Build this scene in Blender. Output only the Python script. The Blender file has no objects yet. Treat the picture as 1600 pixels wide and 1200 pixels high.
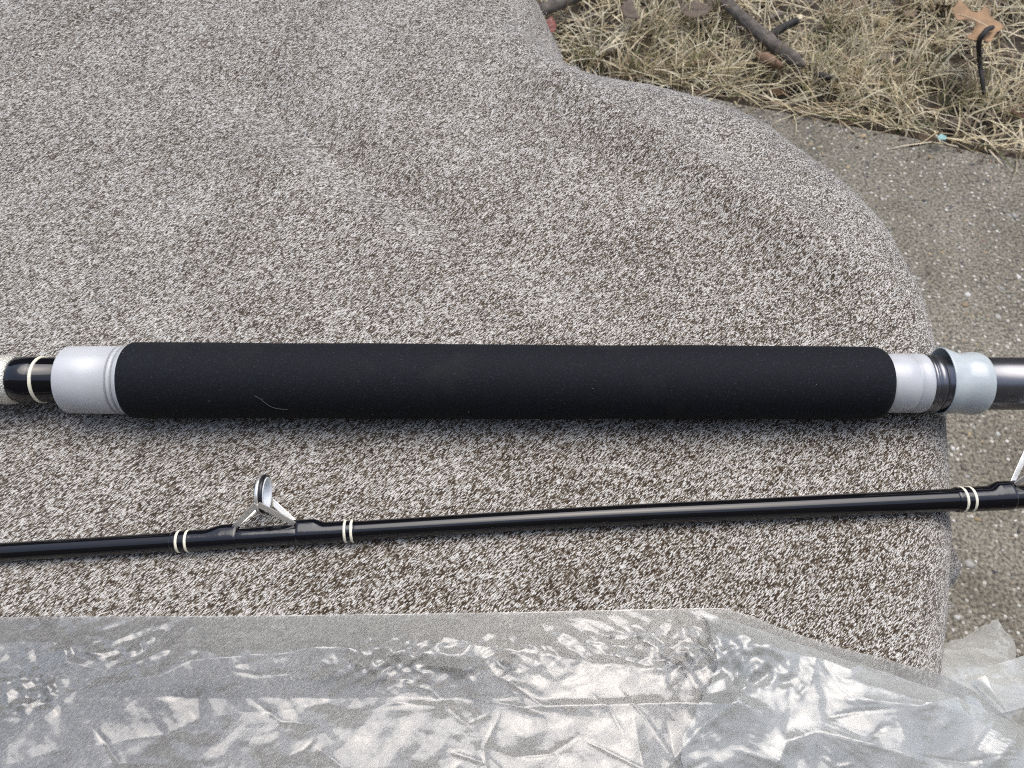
import bpy, bmesh, math, random
import numpy as np
from mathutils import Vector, Matrix
from mathutils.geometry import tessellate_polygon

R = math.radians
random.seed(4); rng = np.random.default_rng(11)
scene = bpy.context.scene
col = scene.collection

# ------------------------------------------------------------------ camera, sky, sun, exposure
cam_data = bpy.data.cameras.new('camera')
cam = bpy.data.objects.new('camera', cam_data); col.objects.link(cam)
cam.location = (0, 0, 0.8147); cam.rotation_euler = (R(32), 0, 0)
cam_data.sensor_width = 36; cam_data.lens = 36 * 1209 / 1600
cam_data.clip_start = 0.02; cam_data.clip_end = 500
cam_data.dof.use_dof = True; cam_data.dof.focus_distance = 0.372; cam_data.dof.aperture_fstop = 26
scene.camera = cam
scene.cycles.filter_width = 1.1; scene.cycles.use_denoising = False; scene.cycles.use_adaptive_sampling = False; scene.cycles.sample_clamp_indirect = 3.0

world = bpy.data.worlds.new('World'); scene.world = world; world.use_nodes = True
wn = world.node_tree.nodes; wl = world.node_tree.links
SUN_EL, SUN_ROT = 70, 20          # the sun stands behind thin cloud, beyond the lawn
sky = wn.new('ShaderNodeTexSky'); sky.sky_type = 'NISHITA'; sky.sun_disc = False
sky.sun_elevation = R(SUN_EL); sky.sun_rotation = R(SUN_ROT)
sky.air_density = 1.0; sky.dust_density = 2.5; sky.ozone_density = 1.0
haze_ = wn.new('ShaderNodeHueSaturation'); haze_.inputs['Saturation'].default_value = 0.8     # thin high cloud pales the blue
wl.new(sky.outputs[0], haze_.inputs['Color']); wl.new(haze_.outputs[0], wn['Background'].inputs[0]); wn['Background'].inputs[1].default_value = 0.15

sun_data = bpy.data.lights.new('sun', 'SUN'); sun_data.energy = 1.0; sun_data.angle = R(56); sun_data.color = (1, 0.96, 0.9)
sun = bpy.data.objects.new('sun', sun_data); col.objects.link(sun)
sd = Vector((math.sin(R(SUN_ROT)) * math.cos(R(SUN_EL)), math.cos(R(SUN_ROT)) * math.cos(R(SUN_EL)), math.sin(R(SUN_EL))))
sun.rotation_euler = sd.to_track_quat('Z', 'Y').to_euler(); sun.location = (0, 0, 5)

vs = scene.view_settings
vs.view_transform = 'Standard'; vs.look = 'None'; vs.gamma = 1; vs.use_curve_mapping = False; vs.exposure = 1.12

# ------------------------------------------------------------------ helpers
def mesh_obj(name, verts, faces, mat, parent=None, smooth=True, uvs=None, cols=None):
    me = bpy.data.meshes.new(name)
    me.from_pydata([tuple(map(float, v)) for v in verts], [], [tuple(map(int, f)) for f in faces])
    if smooth: me.polygons.foreach_set('use_smooth', [True] * len(me.polygons))
    if uvs is not None:
        lay = me.uv_layers.new(name='UVMap'); li = np.empty(len(me.loops), np.int32); me.loops.foreach_get('vertex_index', li)
        lay.data.foreach_set('uv', np.asarray(uvs, np.float32)[li].ravel())
    if cols is not None:
        a = me.color_attributes.new('tint', 'FLOAT_COLOR', 'POINT')
        c = np.ones((len(verts), 4), np.float32); c[:, :3] = cols; a.data.foreach_set('color', c.ravel())
    if mat: me.materials.append(mat)
    me.update()
    o = bpy.data.objects.new(name, me); col.objects.link(o)
    if parent: o.parent = parent
    return o

def empty(name, loc=(0, 0, 0)):
    o = bpy.data.objects.new(name, None); col.objects.link(o); o.location = loc; o.empty_display_size = 0.02
    return o

def child(name, verts, faces, mat, parent, **k):        # vertices in world coordinates, stored relative to the parent
    off = np.array(parent.matrix_world.translation if parent.type != 'EMPTY' else parent.location)
    p = parent
    off = np.zeros(3)
    while p is not None: off = off + np.array(p.location); p = p.parent
    return mesh_obj(name, np.asarray(verts, float) - off, faces, mat, parent, **k)

def tag(o, label=None, cat=None, group=None, kind=None):
    if label: o['label'] = label
    if cat: o['category'] = cat
    if group: o['group'] = group
    if kind: o['kind'] = kind
    return o

def sstep(a, b, x):
    t = np.clip((x - a) / (b - a), 0, 1); return t * t * (3 - 2 * t)

_L = np.random.default_rng(5).random((256, 256))
def vnoise(x, y):
    xi = np.floor(x).astype(int); yi = np.floor(y).astype(int); fx = x - xi; fy = y - yi
    fx = fx * fx * fx * (fx * (fx * 6 - 15) + 10); fy = fy * fy * fy * (fy * (fy * 6 - 15) + 10)
    g = lambda i, j: _L[i % 256, j % 256]
    return (g(xi, yi) * (1 - fx) + g(xi + 1, yi) * fx) * (1 - fy) + (g(xi, yi + 1) * (1 - fx) + g(xi + 1, yi + 1) * fx) * fy
def fbm(x, y, o=4):
    s = 0; a = 0.5
    for k in range(o): s = s + a * vnoise(x * 2 ** k + 17.3 * k, y * 2 ** k + 9.1 * k); a *= 0.5
    return s

def grid_faces(n, m, wrap=False):                       # n rows of m vertices
    i, j = np.meshgrid(np.arange(n - 1), np.arange(m if wrap else m - 1), indexing='ij')
    i = i.ravel(); j = j.ravel(); k = (j + 1) % m
    return np.stack([i * m + j, i * m + k, (i + 1) * m + k, (i + 1) * m + j], 1)

def catmull(pts, n):
    P = [np.array(p, float) for p in pts]; P = [2 * P[0] - P[1]] + P + [2 * P[-1] - P[-2]]
    seg = len(P) - 3; out = []
    for t in np.linspace(0, seg - 1e-6, n):
        k = int(t); f = t - k; a, b, c, d = P[k:k + 4]
        out.append(0.5 * (2 * b + (c - a) * f + (2 * a - 5 * b + 4 * c - d) * f * f + (3 * b - a - 3 * c + d) * f ** 3))
    return np.array(out)

def tube(path, radii, seg=10, caps=True, up=(0, 0, 1), rf=None):
    path = np.asarray(path, float); n = len(path); radii = np.broadcast_to(np.asarray(radii, float), (n,))
    T = np.gradient(path, axis=0); T /= np.linalg.norm(T, axis=1)[:, None] + 1e-12
    N = np.empty_like(T); u = np.array(up, float)
    for i in range(n):
        u = u - T[i] * np.dot(u, T[i]); u /= np.linalg.norm(u) + 1e-12; N[i] = u
    B = np.cross(T, N); a = np.linspace(0, 2 * np.pi, seg, endpoint=False)
    rr = radii[:, None] * np.ones(seg)[None]
    if rf is not None: rr = rr * rf
    V = path[:, None] + rr[..., None] * (np.cos(a)[None, :, None] * N[:, None] + np.sin(a)[None, :, None] * B[:, None])
    V = V.reshape(-1, 3); F = [tuple(f) for f in grid_faces(n, seg, True)]
    if caps: F += [tuple(range(seg - 1, -1, -1)), tuple(range((n - 1) * seg, n * seg))]
    return V, F

def merge(parts):
    V = []; F = []; o = 0
    for v, f in parts:
        V.append(np.asarray(v)); F += [tuple(i + o for i in q) for q in f]; o += len(v)
    return np.concatenate(V), F

# ------------------------------------------------------------------ materials
class Mat:
    def __init__(s, name):
        s.m = bpy.data.materials.new(name); s.m.use_nodes = True
        s.n = s.m.node_tree.nodes; s.l = s.m.node_tree.links; s.b = s.n['Principled BSDF']; s.out = s.n['Material Output']
    def node(s, t, **k):
        x = s.n.new('ShaderNode' + t)
        for a, v in k.items(): setattr(x, a, v)
        return x
    def link(s, a, b): s.l.new(a, b)
    def set(s, **k):
        for a, v in k.items():
            s.b.inputs[a.replace('_', ' ')].default_value = (*v, 1) if isinstance(v, tuple) and len(v) == 3 else v
    def coord(s, kind='Object'): return s.node('TexCoord').outputs[kind]
    def noise(s, vec, scale, detail=4, rough=0.55, dim='3D'):
        x = s.node('TexNoise', noise_dimensions=dim); x.inputs['Scale'].default_value = scale; x.inputs['Detail'].default_value = detail
        x.inputs['Roughness'].default_value = rough; s.link(vec, x.inputs['Vector']); return x.outputs['Fac']
    def ramp(s, fac, stops, interp='LINEAR'):
        x = s.node('ValToRGB'); x.color_ramp.interpolation = interp; e = x.color_ramp.elements
        while len(e) < len(stops): e.new(0.5)
        for q, (p, c) in zip(e, stops):
            q.position = p; q.color = (*c, 1) if not isinstance(c, (int, float)) else (c, c, c, 1)
        s.link(fac, x.inputs[0]); return x.outputs[0]
    def mix(s, fac, a, b, blend='MIX'):
        x = s.node('Mix', data_type='RGBA', blend_type=blend)
        for ix, v in ((0, fac), (6, a), (7, b)):
            sock = x.inputs[ix]
            if hasattr(v, 'is_linked'): s.link(v, sock)
            elif ix == 0: sock.default_value = v
            else: sock.default_value = (*v, 1) if not isinstance(v, (int, float)) else (v, v, v, 1)
        return x.outputs[2]
    def math(s, op, a, b=None, c=None):
        x = s.node('Math', operation=op)
        for sock, v in zip(x.inputs, (a, b, c)):
            if v is None: continue
            if hasattr(v, 'is_linked'): s.link(v, sock)
            else: sock.default_value = v
        return x.outputs[0]
    def bump(s, h, strength=0.3, dist=0.001, into=True):
        x = s.node('Bump'); x.inputs['Strength'].default_value = strength; x.inputs['Distance'].default_value = dist
        s.link(h, x.inputs['Height'])
        if into: s.link(x.outputs[0], s.b.inputs['Normal'])
        return x.outputs[0]

def simple(name, colr, rough=0.5, metal=0.0, spec=0.5, var=0.0, vscale=40, coat=0, bump=0.0, bscale=300, bdist=0.0003):
    k = Mat(name); k.set(Base_Color=colr, Roughness=rough, Metallic=metal)
    k.b.inputs['Specular IOR Level'].default_value = spec; k.b.inputs['Coat Weight'].default_value = coat
    if var or bump: co = k.coord()
    if var:
        f = k.noise(co, vscale, 5)
        c = k.ramp(f, [(0.3, tuple(v * (1 - var) for v in colr)), (0.7, tuple(min(1, v * (1 + var)) for v in colr))]); k.link(c, k.b.inputs['Base Color'])
    if bump: k.bump(k.noise(co, bscale, 4), bump, bdist)
    return k.m

def tinted(name, rough=0.8, var=0.25, vscale=200, transl=0.0, bump=0.2):
    k = Mat(name); a = k.node('VertexColor', layer_name='tint'); co = k.coord()
    f = k.noise(co, vscale, 3); c = k.mix(1.0, a.outputs[0], k.ramp(f, [(0.25, 1 - var), (0.75, 1 + 0.0)]), 'MULTIPLY')
    k.link(c, k.b.inputs['Base Color']); k.set(Roughness=rough); k.b.inputs['Specular IOR Level'].default_value = 0.3
    if bump: k.bump(f, bump, 0.001)
    if transl:
        t = k.node('BsdfTranslucent'); k.link(c, t.inputs[0]); m = k.node('MixShader'); m.inputs[0].default_value = transl
        k.link(k.b.outputs[0], m.inputs[1]); k.link(t.outputs[0], m.inputs[2]); k.link(m.outputs[0], k.out.inputs[0])
    return k.m

def mat_fabric():
    k = Mat('heather_knit'); uv = k.coord('UV')
    # slight wander of the stitch rows
    wob = k.node('TexNoise', noise_dimensions='2D'); wob.inputs['Scale'].default_value = 45; wob.inputs['Detail'].default_value = 2; k.link(uv, wob.inputs['Vector'])
    vm = k.node('VectorMath', operation='MULTIPLY_ADD'); k.link(wob.outputs['Color'], vm.inputs[0]); vm.inputs[1].default_value = (0.0014, 0.0014, 0); k.link(uv, vm.inputs[2])
    mp = k.node('Mapping'); mp.vector_type = 'TEXTURE'; mp.inputs['Rotation'].default_value = (0, 0, R(42)); mp.inputs['Scale'].default_value = (0.00108, 0.00034, 1)
    k.link(vm.outputs[0], mp.inputs['Vector'])
    vo = k.node('TexVoronoi', voronoi_dimensions='2D', feature='F1'); vo.inputs['Scale'].default_value = 1; k.link(mp.outputs[0], vo.inputs['Vector'])
    sep = k.node('SeparateColor'); k.link(vo.outputs['Color'], sep.inputs[0])
    b1 = k.noise(uv, 210, 3, 0.6, '2D'); b2 = k.noise(uv, 22, 2, 0.5, '2D'); b3 = k.noise(uv, 520, 2, 0.5, '2D')
    v = k.math('MULTIPLY', sep.outputs[0], 0.80)
    v = k.math('MULTIPLY_ADD', b1, 0.52, v); v = k.math('MULTIPLY_ADD', b2, 0.22, v); v = k.math('MULTIPLY_ADD', b3, 0.30, v)
    v = k.math('MULTIPLY_ADD', v, 1.68, -1.07)
    colr = k.ramp(v, [(0.06, (0.052, 0.035, 0.021)), (0.34, (0.136, 0.105, 0.071)), (0.62, (0.345, 0.309, 0.255)), (0.90, (0.685, 0.662, 0.608))])
    # narrow dark gap between stitches
    gap = k.ramp(vo.outputs['Distance'], [(0.25, 1.0), (0.75, 0.45)])
    k.link(k.mix(1.0, colr, gap, 'MULTIPLY'), k.b.inputs['Base Color'])
    k.set(Roughness=0.95); k.b.inputs['Specular IOR Level'].default_value = 0.1; k.b.inputs['Sheen Weight'].default_value = 0.4; k.b.inputs['Sheen Roughness'].default_value = 0.4
    h = k.math('SUBTRACT', 1.0, vo.outputs['Distance']); k.bump(h, 0.7, 0.0006)
    return k.m

def mat_foam():
    k = Mat('black_foam'); co = k.coord()
    f = k.noise(co, 1400, 2); d = k.noise(co, 38, 4)
    c = k.ramp(f, [(0.45, (0.0038, 0.0048, 0.0068)), (0.66, (0.0088, 0.011, 0.0148)), (0.75, (0.035, 0.038, 0.042))])
    dirt = k.ramp(d, [(0.58, 0.0), (0.76, 0.25)])
    c = k.mix(dirt, c, (0.035, 0.032, 0.024)); k.link(c, k.b.inputs['Base Color'])
    k.set(Roughness=0.8); k.b.inputs['Specular IOR Level'].default_value = 0.2
    k.bump(f, 0.35, 0.0003)
    return k.m

def mat_concrete():
    k = Mat('exposed_concrete'); co = k.coord()
    n1 = k.noise(co, 9, 5); n2 = k.noise(co, 260, 4)
    base = k.ramp(n1, [(0.3, (0.12, 0.108, 0.081)), (0.7, (0.205, 0.188, 0.15))])
    base = k.mix(0.9, base, k.ramp(n2, [(0.36, 0.3), (0.64, 1.5)]), 'MULTIPLY')
    v1 = k.node('TexVoronoi'); v1.inputs['Scale'].default_value = 170; k.link(co, v1.inputs['Vector'])
    s1 = k.node('SeparateColor'); k.link(v1.outputs['Color'], s1.inputs[0])
    spot = k.math('MULTIPLY', k.ramp(v1.outputs['Distance'], [(0.30, 1), (0.42, 0)]), k.ramp(s1.outputs[0], [(0.60, 0), (0.66, 1)]))
    sc_ = k.ramp(s1.outputs[1], [(0.0, (0.06, 0.058, 0.055)), (0.3, (0.2, 0.17, 0.12)), (0.7, (0.33, 0.31, 0.27)), (1.0, (0.5, 0.49, 0.45))])
    k.link(k.mix(spot, base, sc_), k.b.inputs['Base Color']); k.set(Roughness=0.92)
    k.bump(k.math('ADD', n2, k.math('MULTIPLY', spot, 0.4)), 0.6, 0.002)
    return k.m

def mat_soil():
    k = Mat('soil'); co = k.coord(); n1 = k.noise(co, 14, 6); n2 = k.noise(co, 180, 5)
    c = k.ramp(n1, [(0.3, (0.035, 0.027, 0.02)), (0.55, (0.075, 0.058, 0.042)), (0.75, (0.13, 0.105, 0.075))])
    k.link(k.mix(0.7, c, k.ramp(n2, [(0.3, 0.4), (0.7, 1.4)]), 'MULTIPLY'), k.b.inputs['Base Color']); k.set(Roughness=1.0)
    k.bump(n2, 0.8, 0.006); return k.m

def mat_plastic(name, haze=0.34, tint=(0.80, 0.83, 0.86)):
    k = Mat(name); co = k.coord(); k.n.remove(k.b)
    n = k.noise(co, 60, 4); n2 = k.noise(co, 420, 3)
    st = k.node('Mapping'); st.inputs['Scale'].default_value = (0.35, 1.6, 1); st.inputs['Rotation'].default_value = (0, 0, R(6)); k.link(co, st.inputs['Vector']); scr = k.noise(st.outputs[0], 330, 5, 0.65)
    n = k.math('ADD', k.math('MULTIPLY', n, 0.6), k.math('MULTIPLY', scr, 0.4))
    bmp = k.bump(k.math('MULTIPLY_ADD', n2, 0.12, n), 0.10, 0.0012, into=False)
    tr = k.node('BsdfTransparent'); tr.inputs[0].default_value = (0.93, 0.94, 0.94, 1)
    df = k.node('BsdfDiffuse'); df.inputs[0].default_value = (*tint, 1); tl = k.node('BsdfTranslucent'); tl.inputs[0].default_value = (*tint, 1)
    sc_ = k.node('MixShader'); sc_.inputs[0].default_value = 0.5; k.link(df.outputs[0], sc_.inputs[1]); k.link(tl.outputs[0], sc_.inputs[2])
    body = k.node('MixShader'); k.link(k.ramp(n, [(0.35, haze * 0.7), (0.65, haze * 1.3)]), body.inputs[0]); k.link(tr.outputs[0], body.inputs[1]); k.link(sc_.outputs[0], body.inputs[2])
    gl = k.node('BsdfGlossy'); gl.inputs['Roughness'].default_value = 0.11; gl.inputs[0].default_value = (1, 1, 1, 1); k.link(bmp, gl.inputs['Normal'])
    fr = k.node('Fresnel'); fr.inputs[0].default_value = 1.5; k.link(bmp, fr.inputs['Normal'])
    m = k.node('MixShader'); k.link(k.math('MINIMUM', k.math('MULTIPLY', fr.outputs[0], 1.35), 0.9), m.inputs[0]); k.link(body.outputs[0], m.inputs[1]); k.link(gl.outputs[0], m.inputs[2])
    k.link(m.outputs[0], k.out.inputs[0]); return k.m

M = dict(
    fabric=mat_fabric(), foam=mat_foam(), concrete=mat_concrete(), soil=mat_soil(),
    film=mat_plastic('clear_film', 0.32, (0.52, 0.52, 0.5)), film_low=mat_plastic('clear_film_under', 0.26, (0.48, 0.48, 0.46)), film_flap=mat_plastic('clear_film_crumpled', 0.62, (0.76, 0.76, 0.71)), film_end=mat_plastic('clear_film_doubled', 0.52, (0.7, 0.71, 0.675)),
    collar=simple('white_plastic', (0.44, 0.45, 0.46), 0.3, var=0.07, vscale=70, spec=0.5, bump=0.05, bscale=500, bdist=0.0003),
    groove=simple('grey_groove', (0.3, 0.3, 0.31), 0.5),
    blank=simple('black_lacquer', (0.004, 0.004, 0.005), 0.06, spec=0.5, coat=0.0, bump=0.02, bscale=60, bdist=0.0004),
    wrap=simple('epoxied_black_thread', (0.004, 0.004, 0.006), 0.09, spec=0.55, coat=0.0, bump=0.22, bscale=140, bdist=0.0006),
    cream=simple('cream_thread', (0.74, 0.7, 0.55), 0.4, var=0.15, vscale=900),
    silver=simple('silver_braid', (0.72, 0.7, 0.62), 0.35, metal=0.7, var=0.4, vscale=1200, bump=1.0, bscale=1600, bdist=0.0006),
    seat=simple('dark_anodised_metal', (0.17, 0.17, 0.18), 0.26, metal=0.85, var=0.15, vscale=50),
    hood=simple('pale_plastic_hood', (0.40, 0.44, 0.445), 0.22, spec=0.6, var=0.1, vscale=90, bump=0.25, bscale=110, bdist=0.0008),
    steel=simple('polished_guide_steel', (0.85, 0.82, 0.74), 0.34, metal=0.8, var=0.08, vscale=300),
    shock=simple('black_shock_ring', (0.012, 0.012, 0.014), 0.35),
    ceramic=simple('white_ceramic', (0.7, 0.72, 0.72), 0.2),
    grass=tinted('dry_grass', 0.6, 0.12, 160, 0.18, 0.0), pebble=tinted('pebble', 0.8, 0.25, 300, 0, 0.2), litter=tinted('leaf_litter', 0.85, 0.4, 150, 0.1, 0.3),
    bark=simple('grey_bark', (0.115, 0.1, 0.085), 0.95, var=0.5, vscale=70, bump=0.9, bscale=160, bdist=0.003),
    chip=simple('brown_wood', (0.15, 0.09, 0.055), 0.8, var=0.35, vscale=60, bump=0.5, bscale=200, bdist=0.001),
    oak=simple('tan_oak_leaf', (0.27, 0.165, 0.088), 0.75, var=0.25, vscale=45, bump=0.5, bscale=120, bdist=0.001),
    dark=simple('dark_twig', (0.025, 0.022, 0.02), 0.8, var=0.4, vscale=90, bump=0.5, bscale=300, bdist=0.001),
    pale=simple('pale_broken_wood', (0.62, 0.53, 0.36), 0.8, var=0.2, vscale=120),
    blue=simple('pale_blue_plastic', (0.2, 0.36, 0.35), 0.5, var=0.15, vscale=200),
    red=simple('dark_red_leaf', (0.16, 0.05, 0.04), 0.7, var=0.4, vscale=100),
    blocker=simple('brown_blocker', (0.07, 0.058, 0.05), 0.8, var=0.2, vscale=3),
    drab=simple('drab_dead_leaf', (0.10, 0.075, 0.058), 0.85, var=0.4, vscale=60, bump=0.5, bscale=200, bdist=0.001),
    lint=simple('lint', (0.15, 0.15, 0.15), 0.9), fluff=simple('pale_fibre', (0.7, 0.69, 0.66), 0.95),
)

# ------------------------------------------------------------------ the setting
EA = np.array((0.3805, 1.0427, 0.0000)); EB = np.array((0.7785, 0.9165, 0.0000))
ED = (EB - EA) / np.linalg.norm(EB - EA); EN = np.array([-ED[1], ED[0], 0])       # along the pavement edge, towards the lawn
if EN[1] < 0: EN = -EN
def edge_pt(a, b, z=0.0): p = EA + ED * a + EN * b; return np.array([p[0], p[1], z])

g = 80.0
ground = mesh_obj('ground', [(-g, -g, -0.06), (g, -g, -0.06), (g, g, -0.06), (-g, g, -0.06)], [(0, 1, 2, 3)], M['soil'])
tag(ground, kind='structure')

na, nb = 170, 120                                       # lawn soil next to the pavement, uneven
aa, bb = np.meshgrid(np.linspace(-1.6, 1.2, na), np.linspace(0.0, 1.6, nb), indexing='ij')
hz = -0.018 + 0.05 * (fbm(aa * 7 + 3, bb * 7, 4) - 0.45) * sstep(0, 0.08, bb) + 0.014 * (fbm(aa * 40, bb * 40, 3) - 0.45)
LV = EA[None, None] + aa[..., None] * ED + bb[..., None] * EN; LV[..., 2] = hz
lawn = mesh_obj('lawn', LV.reshape(-1, 3), grid_faces(na, nb), M['soil']); tag(lawn, kind='structure')
def soil_z(a, b): return float(-0.018 + 0.05 * (fbm(np.array(a * 7 + 3), np.array(b * 7), 4) - 0.45) * sstep(0, 0.08, b) + 0.014 * (fbm(np.array(a * 40), np.array(b * 40), 3) - 0.45))

na, nb = 260, 60                                        # pavement slab with a worn, slightly ragged edge
ta = np.concatenate([[-20], np.linspace(-1.2, 1.2, na - 2), [20]])
rag = 0.010 * (fbm(ta * 9, ta * 0 + 3, 4) - 0.45)
SV = []
prof = [(0.006, -0.09), (0.004, -0.018), (0.0, -0.006), (-0.006, -0.0015), (-0.014, 0.0), (-1.3, 0.0), (-1.31, -0.09)]
for (b, z) in prof:
    for i, a in enumerate(ta): SV.append(edge_pt(a, b + (rag[i] if b > -1 else 0), z))
sidewalk = mesh_obj('sidewalk', SV, grid_faces(len(prof), na), M['concrete'], smooth=False); tag(sidewalk, kind='structure')

# pebbles of the exposed aggregate, half sunk
ico = bmesh.new(); bmesh.ops.create_icosphere(ico, subdivisions=1, radius=1); iv = np.array([v.co[:] for v in ico.verts]); ifc = np.array([[v.index for v in f.verts] for f in ico.faces]); ico.free()
PV = []; PF = []; PC = []; o = 0
pal = np.array([(0.30, 0.27, 0.22), (0.40, 0.39, 0.36), (0.22, 0.19, 0.15), (0.10, 0.10, 0.105), (0.34, 0.27, 0.17), (0.55, 0.54, 0.51), (0.17, 0.155, 0.13), (0.3, 0.2, 0.14)])
for i in range(9000):
    p = edge_pt(rng.uniform(-0.15, 0.75), -0.012 - 1.0 * rng.random(), 0)
    s = min(0.0055, 0.0010 + rng.exponential(0.0010)); sc_ = s * rng.uniform(0.7, 1.3, 3); sc_[2] *= 0.55
    th = rng.uniform(0, 6.28); c, sn = math.cos(th), math.sin(th); v = iv * (1 + 0.18 * rng.standard_normal((len(iv), 1))) * sc_
    v = np.stack([v[:, 0] * c - v[:, 1] * sn, v[:, 0] * sn + v[:, 1] * c, v[:, 2]], 1) + p; v[:, 2] -= sc_[2] * rng.uniform(0.2, 0.7)
    PV.append(v); PF.append(ifc + o); o += len(iv); PC.append(np.tile(pal[rng.choice(8, p=[.25, .14, .22, .08, .10, .05, .14, .02])] * rng.uniform(0.75, 1.15), (len(iv), 1)))
ag = mesh_obj('aggregate', np.concatenate(PV), np.concatenate(PF), M['pebble'], sidewalk, cols=np.concatenate(PC)); tag(ag, kind='stuff')

# unseen wall blocks, added in front and behind to block the low sky
def sky_blocker(name, y, h, depth, w, face):
    V = [(-w, y, -0.1), (w, y, -0.1), (w, y, h), (-w, y, h), (-w, y + depth, -0.1), (w, y + depth, -0.1), (w, y + depth, h), (-w, y + depth, h)]
    o = mesh_obj(name, V, [(0, 1, 2, 3), (5, 4, 7, 6), (1, 5, 6, 2), (4, 0, 3, 7), (3, 2, 6, 7), (4, 5, 1, 0)], M['blocker'], smooth=False); tag(o, kind='structure'); return o
sky_blocker('blocker_behind', -1.3, 2.6, -6.0, 7.0, 1)
sky_blocker('blocker_opposite', 5.2, 5.2, 7.0, 8.0, -1)

# ------------------------------------------------------------------ dry grass (nobody could count it)
GV = []; GF = []; GC = []; go = 0
def blade(p, az, lean, length, width, curl, c, seg=5):
    global go
    d = np.array([math.cos(az), math.sin(az), 0]); sdv = np.array([-d[1], d[0], 0]); pos = np.array(p, float); th = lean; st = length / seg
    tw = rng.normal(0, 0.5); side = rng.normal(0, 0.25)
    for k in range(seg + 1):
        w = width * (1 - (k / seg) ** 1.6) * 0.5 + 0.00015
        s = sdv * math.cos(tw) + np.array([0, 0, 1]) * math.sin(tw)
        GV.append(pos - s * w); GV.append(pos + s * w); GC.append(c * (0.85 + 0.15 * k / seg)); GC.append(c * (0.85 + 0.15 * k / seg))
        if k < seg: GF.append((go + 2 * k, go + 2 * k + 1, go + 2 * k + 3, go + 2 * k + 2))
        dirv = d * math.sin(th) + np.array([0, 0, math.cos(th)]) + sdv * side * (k / seg); pos = pos + dirv / np.linalg.norm(dirv) * st
        if pos[2] < 0.0: pos[2] = 0.001 + 0.004 * rng.random()
        th = min(1.7, th + curl / seg)
    go += 2 * (seg + 1)
straw = np.array([(0.74, 0.65, 0.43), (0.66, 0.56, 0.35), (0.8, 0.73, 0.53), (0.52, 0.43, 0.26), (0.36, 0.28, 0.18), (0.70, 0.62, 0.45)])
green = np.array([(0.13, 0.15, 0.055), (0.20, 0.20, 0.08), (0.09, 0.11, 0.04)])
def gcol(pg):
    return (green[rng.integers(3)] if rng.random() < pg else straw[rng.integers(6)]) * rng.uniform(0.75, 1.15)
for t in range(640):                                    # tufts
    a, b = rng.uniform(-0.75, 0.75), rng.uniform(0.004, 0.95)
    if vnoise(np.array(a * 9 + 40), np.array(b * 9 + 7)) < 0.36: continue
    n = int(rng.uniform(8, 46)); pg = 0.05 + 0.4 * (rng.random() < 0.25); az0 = rng.uniform(0, 6.28)
    for i in range(n):
        a2, b2 = a + rng.normal(0, 0.012), max(0.001, b + rng.normal(0, 0.012))
        blade(edge_pt(a2, b2, soil_z(a2, b2) - 0.003), az0 + rng.normal(0, 1.3), abs(rng.normal(0.55, 0.35)), rng.uniform(0.03, 0.10), 0.0010 + rng.exponential(0.0010), rng.normal(0.8, 0.7), gcol(pg))
for i in range(8200):                                   # blades lying in the thatch
    a, b = rng.uniform(-0.75, 0.75), rng.uniform(0.0, 0.98)
    if vnoise(np.array(a * 11 + 4), np.array(b * 11 + 70)) < 0.32: continue
    blade(edge_pt(a, b, soil_z(a, b) + rng.uniform(0, 0.012)), rng.uniform(0, 6.28), rng.uniform(1.1, 1.55), rng.uniform(0.03, 0.11), rng.uniform(0.0012, 0.0032), rng.normal(0.1, 0.35), gcol(0.06), 4)
for i in range(260):                                    # blades flopping over the pavement edge
    a = rng.uniform(-0.2, 0.7)
    blade(edge_pt(a, 0.006 + 0.01 * rng.random(), -0.002), math.atan2(ED[1], ED[0]) + rng.choice([0, math.pi]) + rng.normal(0, 0.45), rng.uniform(0.9, 1.5), rng.uniform(0.03, 0.08), rng.uniform(0.0012, 0.0026), rng.normal(0.3, 0.3), gcol(0.05))
grass = mesh_obj('dry_grass', np.array(GV), GF, M['grass'], cols=np.array(GC)); tag(grass, 'matted straw-coloured winter grass beside the concrete pavement', 'grass', kind='stuff')

LVv = []; LF = []; LC = []; lo = 0                      # crumbled leaves between the blades
lp = np.array([(0.13, 0.09, 0.06), (0.2, 0.15, 0.11), (0.09, 0.065, 0.05), (0.25, 0.21, 0.18), (0.17, 0.1, 0.06)])
for i in range(620):
    a, b = rng.uniform(-0.7, 0.7), rng.uniform(0.0, 0.95); p = edge_pt(a, b, soil_z(a, b) + rng.uniform(0.002, 0.014)); s = rng.uniform(0.006, 0.026)
    m = 8; an = np.sort(rng.uniform(0, 6.28, m)); rr = s * rng.uniform(0.5, 1.1, m); th = rng.normal(0, 0.5); cu = rng.normal(0, 0.5)
    x = rr * np.cos(an); y = rr * np.sin(an) * rng.uniform(0.4, 0.9); z = x * math.tan(th * 0.6) + cu * (x * x + y * y) / s
    v = np.stack([x, y, z], 1); v = np.concatenate([[[0, 0, 0]], v]) + p; v[:, 2] = np.maximum(v[:, 2], -0.01)
    LVv.append(v); LF += [(lo, lo + 1 + k, lo + 1 + (k + 1) % m) for k in range(m)]; lo += m + 1; LC.append(np.tile(lp[rng.integers(5)] * rng.uniform(0.7, 1.3), (m + 1, 1)))
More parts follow.
